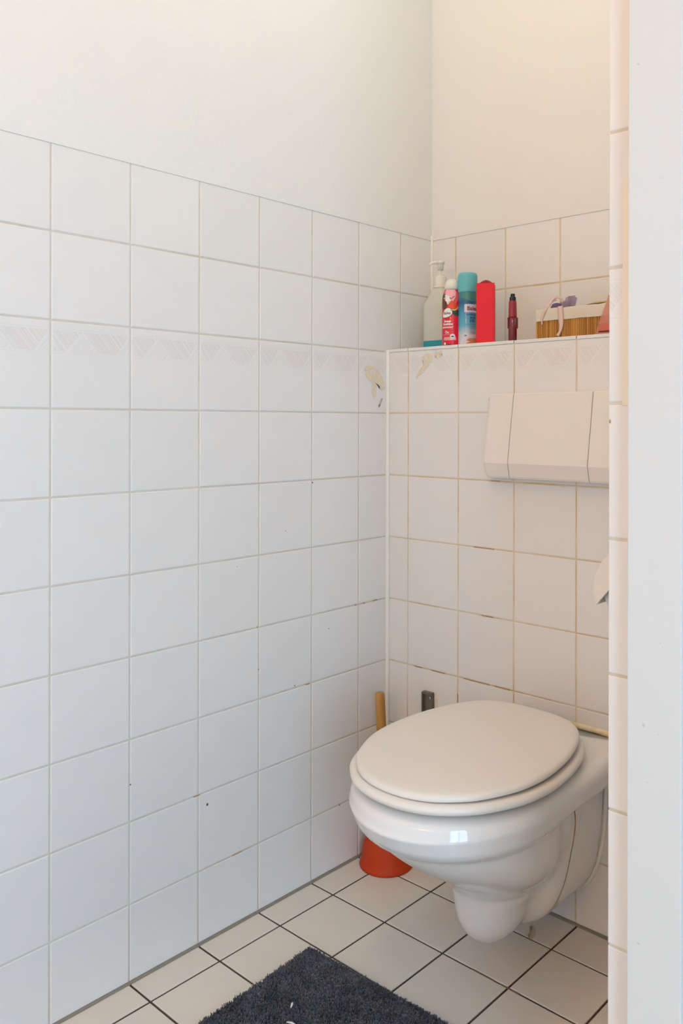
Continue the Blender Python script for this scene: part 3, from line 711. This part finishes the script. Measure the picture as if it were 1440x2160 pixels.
def P1(pts, name, mm, off, sm=0):
    # pts in millimetres: (x from label centre line towards the right, z above base)
    print_poly(can, name, [(a * .001, b * .001) for a, b in pts], M[mm], Rf1, 0, 0, F1, off, sm)
P1([(-21, 131), (-10, 132), (2, 132), (8, 131.5), (10, 124), (8, 114), (4, 106), (-3, 99), (-12, 96), (-22, 100), (-27, 112)], 'print_swirl', 'ink_pink', .00008, 70)
P1([(8.5, 131), (13, 129), (16, 122), (16, 113), (12, 103), (6, 95), (2, 92), (0, 96), (5, 104), (9, 114), (10.5, 124)], 'print_swirl', 'ink_rose', .00010, 70)
P1([(-30, 112), (-20, 110), (-15, 104), (-12, 96), (-15, 88), (-24, 86), (-32, 92)], 'print_coconut', 'ink_brown', .00016, 50)
P1([(-33, 125), (-24, 122), (-18, 127), (-21, 117), (-16, 115), (-25, 112), (-33, 114)], 'print_leaf', 'ink_leaf', .00014, 0)
P1([(-18, 117), (-13, 120), (-9, 116), (-5, 116), (-6, 110), (-3, 105), (-8, 103), (-11, 98), (-14, 104), (-18, 106), (-16, 111)], 'print_flower', 'ink_white', .00020, 60)
P1([(-4, 109), (6, 117), (5, 114.5), (-2, 108.5)], 'print_leaf', 'ink_leaf', .00022)
P1([(-5, 108), (-6, 114), (-3.6, 112)], 'print_leaf', 'ink_leaf', .00022)
P1([(-13, 88), (-2, 106), (13, 94), (12, 89), (6, 85.5), (-4, 85)], 'print_melon', 'ink_melon', .00024, 0)
P1([(14.5, 92), (12.2, 88.5), (7, 85), (-1, 84.2), (-1, 81.6), (7, 82), (13, 86), (15.2, 90)], 'print_rind', 'ink_rind', .00028, 0)
for a, b in ((-6, 98), (-10, 93), (4, 91)): P1(circ(.7, a, b, 8), 'print_seed', 'ink_dark', .00032)
P1([(0, 82), (8, 81), (14, 84), (17.5, 76), (16, 70), (8, 69.5), (1, 74)], 'print_leaf', 'ink_leaf', .00020, 50)
P1([(-24, 66), (-12, 65.5), (-3, 69), (1, 75), (0, 82), (-5, 88), (-13, 88.5), (-20, 84), (-25, 76)], 'print_badge', 'ink_dark', .00030, 60)
P1([(-24, 67), (-12, 66.5), (-4, 70), (0, 75), (-1, 82), (-6, 87.3), (-13, 87.6), (-20, 83), (-25, 76)], 'print_badge', 'ink_white', .00036, 60)
def T1(s, x, z, size, mm='ink_white', bold=0, sx=1.0): print_text(can, s, size, M[mm], Rf1, 0, z * .001, F1, bold, .00045, sx, 'lettering', x * .001)
T1('Balea', -13, 76.3, .0098, 'ink_dark', .00015, .95)
P1([(-5.2, 81.2), (-4, 82.6), (-3, 81.6), (-2, 82.6), (-1.2, 81.2)], 'print_accent', 'ink_brown', .00042)
T1('Sweet', -11.6, 57.0, .0074, bold=.0003)
T1('Sunshine', -11.2, 50.4, .0072, bold=.0003)
T1('DEODORANT', -12.6, 42.6, .0052, bold=.00022, sx=.92)
T1('0', -14.8, 31.2, .0108); T1('%', -9.8, 30.2, .0062, bold=.0002)
T1('ALUMINIUM SALZE', -13.0, 25.4, .0022, sx=1.0)
P1(rrect(31, 7.2, 1.8, -6, 16.4), 'print_strip', 'ink_pink', .00016)
P1(circ(6.4, 1.2, 21.2), 'print_badge', 'ink_pink', .00026); P1(circ(5.6, 1.2, 21.2), 'print_badge', 'ink_white', .00034)
T1('48h', 1.2, 21.0, .0050, 'ink_dark', .0002)
T1('Kokos Duft frisch', -13.0, 18.2, .0024, 'ink_brown'); T1('Melone Frucht', -13.0, 14.8, .0024, 'ink_brown')
P1(circ(4.2, -18, 4.8), 'print_badge', 'ink_dark', .00026); P1(circ(3.2, -18, 4.8), 'print_badge', 'ink_white', .00034)
T1('Vegan', -6.5, 2.6, .0030, 'ink_dark', .0002)

# --- blue foot spray can
cx2, cy2 = .2104, .9075
can2 = empty('foot_spray_can', (cx2, cy2, Z0)); tag(can2, 'blue foot deodorant spray can with turquoise cap', 'deodorant', 'spray cans on the ledge')
F2 = facing_cam(cx2, cy2); R2 = .0222
m = mat('printed_blue_can', S(60, 150, 190), .25, .5, coat=.2)
tc = nd(m, 'ShaderNodeTexCoord'); sp = nd(m, 'ShaderNodeSeparateXYZ'); lk(m, tc.outputs['Object'], sp.inputs[0])
rr1 = ramp(m, mth(m, 'MULTIPLY', sp.outputs[2], 1 / .125), [(0.0, S(226, 222, 224)), (.22, S(190, 206, 216)), (.36, S(96, 176, 204)), (.62, S(62, 150, 190)), (.80, S(28, 96, 140)), (1, S(60, 140, 146))])
lk(m, rr1.outputs[0], bsdf(m).inputs['Base Color']); M['can_blue'] = m
prof2 = [(0, 0), (.0205, 0), (.0218, .0012), (R2, .003), (R2, .118), (.0212, .124), (.0200, .126)]
Rf2 = lambda z: R2
link('can_body', lathe(prof2 + [(0, .126)], 64), can2, M['can_blue'], True)
M['cap_teal'] = mat('turquoise_cap_plastic', S(104, 188, 194), .42, .4, sub=.1)
link('cap', lathe([(0, .1235), (.0215, .1235), (.0224, .126), (.0228, .134), (.0232, .160), (.0224, .1662), (.0196, .1695), (.012, .1705), (0, .1706)], 56), can2, M['cap_teal'], True)
def P2(pts, name, mm, off, sm=0): print_poly(can2, name, [(a * .001, b * .001) for a, b in pts], M[mm], Rf2, 0, 0, F2, off, sm)
def T2(s, x, z, size, mm='ink_navy', bold=0, sx=1.0): print_text(can2, s, size, M[mm], Rf2, 0, z * .001, F2, bold, .00040, sx, 'lettering', x * .001)
M['ink_skin'] = mat('ink_skin', S(204, 140, 104), .4); M['ink_label'] = mat('ink_label', S(222, 206, 218), .35); M['ink_green'] = mat('ink_green', S(66, 140, 130), .35); M['ink_mist'] = mat('ink_mist', S(214, 216, 222), .4)
P2([(-12, 124), (24, 122), (30, 104), (10, 101), (-16, 112)], 'print_mist', 'ink_green', .00006, 0)
P2(rrect(44, 19, 2.0, 14.5, 85.5), 'print_label', 'ink_label', .00014)
T2('Balea', 12.0, 84.8, .0130, 'ink_dark', .0002, .95)
T2('ANTI-TRANSPIRANT', 13, 70.5, .0034, bold=.0001)
T2('FUSS', 13.5, 62.2, .0068, bold=.0002, sx=1.05); T2('DEO', 13.0, 55.4, .0068, bold=.0002, sx=1.05)
P2([(-6, 48.6), (32, 48.6), (32, 48.2), (-6, 48.2)], 'print_line', 'ink_navy', .00014)
T2('schützt 24h', 12, 42.2, .0030); T2('vor Geruch', 12.5, 38.6, .0030); T2('antibakteriell', 13.5, 30.2, .0032); T2('Frische', 14, 26.6, .0032)
P2([(-18, 4), (-12, 16), (0, 20), (16, 26), (30, 20), (30, 2), (-14, 1)], 'print_mist', 'ink_mist', .00010, 60)
P2([(-2, 10), (1, 15), (8, 16), (22, 15.5), (30, 12), (30, 6), (16, 7), (8, 8)], 'print_foot', 'ink_skin', .00018, 60)
P2([(-3, 2.6), (0, 5.5), (10, 9), (20, 15), (30, 17), (30, 3), (12, 2), (2, 1.4)], 'print_foot', 'ink_skin', .00022, 60)
P2(circ(6.6, -4.6, 22), 'print_badge', 'ink_label', .00024); P2(circ(5.8, -4.6, 22), 'print_badge', 'ink_mist', .00030); T2('24h', -4.6, 21.8, .0046, 'ink_navy', .00015)

# --- red carton
bxr = empty('red_carton', (.2705, .8965, Z0)); tag(bxr, 'plain red upright carton with slightly open top flap', 'carton')
bxr.rotation_euler = (0, 0, R(31))
cw, cdp, chh = .0405, .0400, .1365
bm = bmesh.new()
for (x0, x1, y0, y1, z0, z1) in ((-cw / 2, cw / 2, -cdp / 2, -cdp / 2 + .0006, 0, chh), (-cw / 2, cw / 2, cdp / 2 - .0006, cdp / 2, 0, chh), (-cw / 2, -cw / 2 + .0006, -cdp / 2, cdp / 2, 0, chh), (cw / 2 - .0006, cw / 2, -cdp / 2, cdp / 2, 0, chh), (-cw / 2, cw / 2, -cdp / 2, cdp / 2, 0, .0006)):
    addbox(bm, x0, x1, y0, y1, z0, z1)
link('carton_body', bm_mesh(bm, 'carton'), bxr, M['red_box'])
n = 12; v = []; f = []
for i in range(n + 1):
    t = i / n; x = -cw / 2 + .0008 + (cw - .0016) * t; zz = chh - .0008 + .0110 * math.sin(math.pi * t)
    v += [(x, -cdp / 2 + .0008, chh - .001 + .0010 * math.sin(math.pi * t)), (x, .002, zz)]
    if i: f.append((2 * i - 2, 2 * i, 2 * i + 1, 2 * i - 1))
fl_ = link('top_flap', pyd('flap', v, f), bxr, M['red_box_in'], True); sm_ = fl_.modifiers.new('thick', 'SOLIDIFY'); sm_.thickness = .0005

# --- perfume pen
pen = empty('perfume_spray', (.3430, .8970, Z0)); tag(pen, 'slim dark red perfume spray bottle with black nozzle', 'perfume')
m = mat('red_lacquer', S(150, 18, 40), .18, .5, coat=.5); M['pen_red'] = m
M['pen_dark'] = mat('dark_red_lacquer', S(112, 12, 30), .22, .5, coat=.4)
link('lower_barrel', lathe([(0, 0), (.0085, 0), (.0092, .001), (.0095, .024), (.0098, .0535), (0, .0535)], 32), pen, M['pen_dark'], True)
link('upper_barrel', lathe([(0, .0535), (.0094, .0535), (.0094, .058), (.0088, .083), (.0084, .0905), (.0078, .0912), (0, .0912)], 32), pen, M['pen_red'], True)
link('nozzle', lathe([(0, .091), (.0072, .091), (.0073, .0992), (.0068, .1), (.0050, .1), (.0050, .1065), (.0044, .1075), (0, .1075)], 28), pen, M['black'], False)
for a in (F1 + 1.55, F1 - 1.55):
    box('clip', -.0012, .0012, -.0025, .0025, .030, .0545, M['pen_dark'], pen, bevel=.0008).matrix_local = Matrix.Rotation(a, 4, 'Z') @ Matrix.Translation((.0103, 0, 0))

# --- bamboo basket with linen lining
BX0, BX1, BY0, BY1 = .405, .690, .893, 1.018
bsk = empty('bamboo_basket', (BX0, BY0, Z0)); tag(bsk, 'small bamboo slat basket lined with off-white linen', 'basket')
BH, BL = .0665, .0400
gw, gd = BX1 - BX0, BY1 - BY0
pitch = .00425
sme = box_me(-.00185, .00185, -.0016, .0016, .0005, .046, .0007, 1, 'slat'); sme.materials.append(M['bamboo'])
def slat(x, y, rz=0):
    o = bpy.data.objects.new('slat', sme); COL.objects.link(o); o.parent = bsk; o.location = (x, y, 0); o.rotation_euler = (0, 0, rz)
for i in range(int(gw / pitch)): slat(.002 + i * pitch, .0016)
for i in range(1, int(gd / pitch)): slat(.0016, .002 + i * pitch, R(90)); slat(gw - .0016, .002 + i * pitch, R(90))
box('basket_bottom', .003, gw - .003, .003, gd - .003, .001, .004, M['bamboo'], bsk)
box('back_panel', .003, gw - .003, gd - .004, gd - .001, .0005, .046, M['bamboo'], bsk)
# linen collar folded over the rim, slightly wavy
def collar(off, z0, z1):
    ring0 = [Vector((x, y, 0)) for x, y in rrect(gw + 2 * off, gd + 2 * off, .006, gw / 2, gd / 2, 4)]
    dense = []
    for i, p in enumerate(ring0):
        q = ring0[(i + 1) % len(ring0)]; k = max(1, int((q - p).length / .006)); dense += [p.lerp(q, j / k) for j in range(k)]
    return dense
do_ = collar(.0016, 0, 0); di_ = collar(-.0050, 0, 0)
def wav(i, a): return a * math.sin(i * .55) + a * .6 * math.sin(i * 1.27 + 1)
rngs = [[(p.x, p.y, BL + wav(i, .0003)) for i, p in enumerate(do_)], [(p.x + wav(i, .0003), p.y + wav(i * 1.3, .0004), (BL + BH) / 2) for i, p in enumerate(do_)], [(p.x, p.y, BH - .003 + wav(i, .0005)) for i, p in enumerate(do_)]]
cxy = Vector((gw / 2, gd / 2, 0))
def inw(p, d_): q = Vector((p.x, p.y, 0)); sx_i = (gw / 2 - 2 * d_) / (gw / 2); sy_i = (gd / 2 - 2 * d_) / (gd / 2); return (cxy.x + (p.x - cxy.x) * sx_i, cxy.y + (p.y - cxy.y) * sy_i)
rngs.append([inw(p, .0006) + (BH - .0006 + wav(i, .0006),) for i, p in enumerate(do_)])
rngs.append([inw(p, .0022) + (BH - .0006 + wav(i, .0006),) for i, p in enumerate(do_)])
rngs.append([inw(p, .0034) + (BH - .004,) for i, p in enumerate(do_)])
rngs.append([inw(p, .0036) + (.006,) for i, p in enumerate(do_)])
link('linen_lining', loft(rngs, False, True), bsk, M['linen'], True)
# ribbon tied to the lining, two loose ends hanging over the front
def ribbon(pts, wds, name, parent, m, nrm=(0, -1, 0), fold=.0):
    pts = catmull(pts, 40, False); wds = np.interp(np.linspace(0, 1, len(pts)), np.linspace(0, 1, len(wds)), wds); v = []; f = []
    N = Vector(nrm)
    for i, p in enumerate(pts):
        t = (pts[min(i + 1, len(pts) - 1)] - pts[max(0, i - 1)]).normalized(); s_ = t.cross(N).normalized()
        for k in (-1, 0, 1): v.append(tuple(p + s_ * k * wds[i] / 2 + N * (fold if k == 0 else 0)))
        if i:
            for k in (0, 1): f.append((3 * i - 3 + k, 3 * i - 2 + k, 3 * i + 1 + k, 3 * i + k))
    o = link(name, pyd(name, v, f), parent, m, True); sm = o.modifiers.new('thick', 'SOLIDIFY'); sm.thickness = .0005; return o
bb = lambda a, b, c: (a, b, c)
ribbon([(.044, .012, .086), (.037, .004, .081), (.0285, -.0015, .067), (.0215, -.0028, .056), (.0175, -.0030, .046), (.0172, -.0030, .0385), (.0180, -.0032, .0325)], [.006, .006, .006, .0065, .0055, .004, .003], 'ribbon', bsk, M['ribbon'], fold=.0006)
ribbon([(.0620, .010, .069), (.0620, .0005, .0690), (.0620, -.0032, .064), (.0630, -.0032, .052), (.0640, -.0034, .040), (.0650, -.0034, .027), (.0620, -.0036, .014), (.0565, -.0040, .0055)], [.012, .012, .012, .0125, .0125, .0095, .006, .008], 'ribbon', bsk, M['ribbon'], fold=.0012)
ribbon([(.029, -.0018, .067), (.036, .0035, .082), (.043, .010, .0905), (.052, .016, .088), (.056, .020, .076)], [.005, .005, .006, .006, .006], 'ribbon', bsk, M['ribbon'], nrm=(.3, -.9, .3))

# --- purple bottle and organza bow standing up out of the basket
M['violet'] = mat('violet_glass', S(122, 92, 150), .15, .5, trans=.25)
vb = empty('violet_flacon', (BX0 + .0370, BY0 + .026, Z0 + .004)); tag(vb, 'small violet glass flacon in the bamboo basket', 'bottle')
link('flacon_body', lathe([(0, 0), (.013, 0), (.014, .002), (.0140, .060), (.0128, .068), (.0100, .0735), (.005, .0760), (0, .0765)], 32), vb, M['violet'], True)
ob = empty('organza_bow', (BX0 + .0570, BY0 + .030, Z0 + .03)); tag(ob, 'lilac organza bow sticking out of the bamboo basket', 'bow')
m = bpy.data.materials.new('lilac_organza'); m.use_nodes = True; nt = m.node_tree; nt.nodes.clear()
ou = nt.nodes.new('ShaderNodeOutputMaterial'); mx = nt.nodes.new('ShaderNodeMixShader'); di = nt.nodes.new('ShaderNodeBsdfPrincipled'); tp = nt.nodes.new('ShaderNodeBsdfTransparent')
di.inputs['Base Color'].default_value = S(168, 148, 178); di.inputs['Roughness'].default_value = .7
nt.links.new(di.outputs[0], mx.inputs[1]); nt.links.new(tp.outputs[0], mx.inputs[2]); mx.inputs[0].default_value = .22; nt.links.new(mx.outputs[0], ou.inputs[0]); M['organza'] = m
def petal(x0, x1, h0, h1, dy, name):
    v = []; f = []; nx, nz = 12, 8
    for i in range(nx + 1):
        for j in range(nz + 1):
            s, t = i / nx, j / nz
            spread = .35 + .65 * t
            x = (x0 + x1) / 2 * t + (x0 + (x1 - x0) * s - (x0 + x1) / 2) * spread; top = h0 + (h1 - h0) * s + .004 * math.sin(s * math.pi)
            y = dy + .006 * math.sin(s * 7 + t * 2) * t
            v.append((x, y, t * top))
    for i in range(nx):
        for j in range(nz): a = i * (nz + 1) + j; f.append((a, a + nz + 1, a + nz + 2, a + 1))
    link(name, pyd(name, v, f), ob, M['organza'], True)
petal(-.018, .004, .046, .053, 0, 'bow_loop'); petal(-.004, .024, .050, .064, -.004, 'bow_loop'); petal(-.012, .014, .044, .048, -.008, 'bow_loop'); petal(.0, .024, .06, .058, .004, 'bow_loop')
# --- gold compact lid lying on the basket
gc = empty('gold_compact', (BX0 + .155, BY0 + .062, Z0 + BH + .0008)); tag(gc, 'round gold metal lid lying on top of the bamboo basket', 'lid')
link('domed_lid', lathe([(0, .0), (.058, .0), (.0605, .0010), (.060, .0018), (.054, .0040), (.042, .0068), (.024, .0090), (0, .0098)], 56), gc, M['gold'], True)
link('rim_ring', lathe([(.0575, .0), (.0615, .0), (.0619, .0008), (.0615, .0016), (.058, .0022), (.0575, .0)], 56), gc, M['gold'], True)
# --- rose glass pyramid flacon in front of the basket
M['rose_glass'] = mat('rose_glass', S(226, 150, 124), .08, .5, alpha=.62)
pyf = empty('rose_glass_flacon', (.5905, .8785, Z0)); tag(pyf, 'rose-tinted glass pyramid flacon at the basket front, partly hidden', 'bottle')
def sq(h_, z): return [(x, y, z) for x, y in rrect(2 * h_, 2 * min(h_ * .72, .0125), min(h_ * .25, .004), 0, 0, 3)]
link('glass_body', loft([sq(.0275, 0), sq(.0285, .002), sq(.0280, .006), sq(.0045, .078), sq(.003, .080)]), pyf, M['rose_glass'], False)
M['amber'] = mat('rose_liquid', S(200, 100, 74), .2)
link('liquid', loft([sq(.0255, .003), sq(.0255, .006), sq(.0205, .020), sq(.0203, .0202)]), pyf, M['amber'])
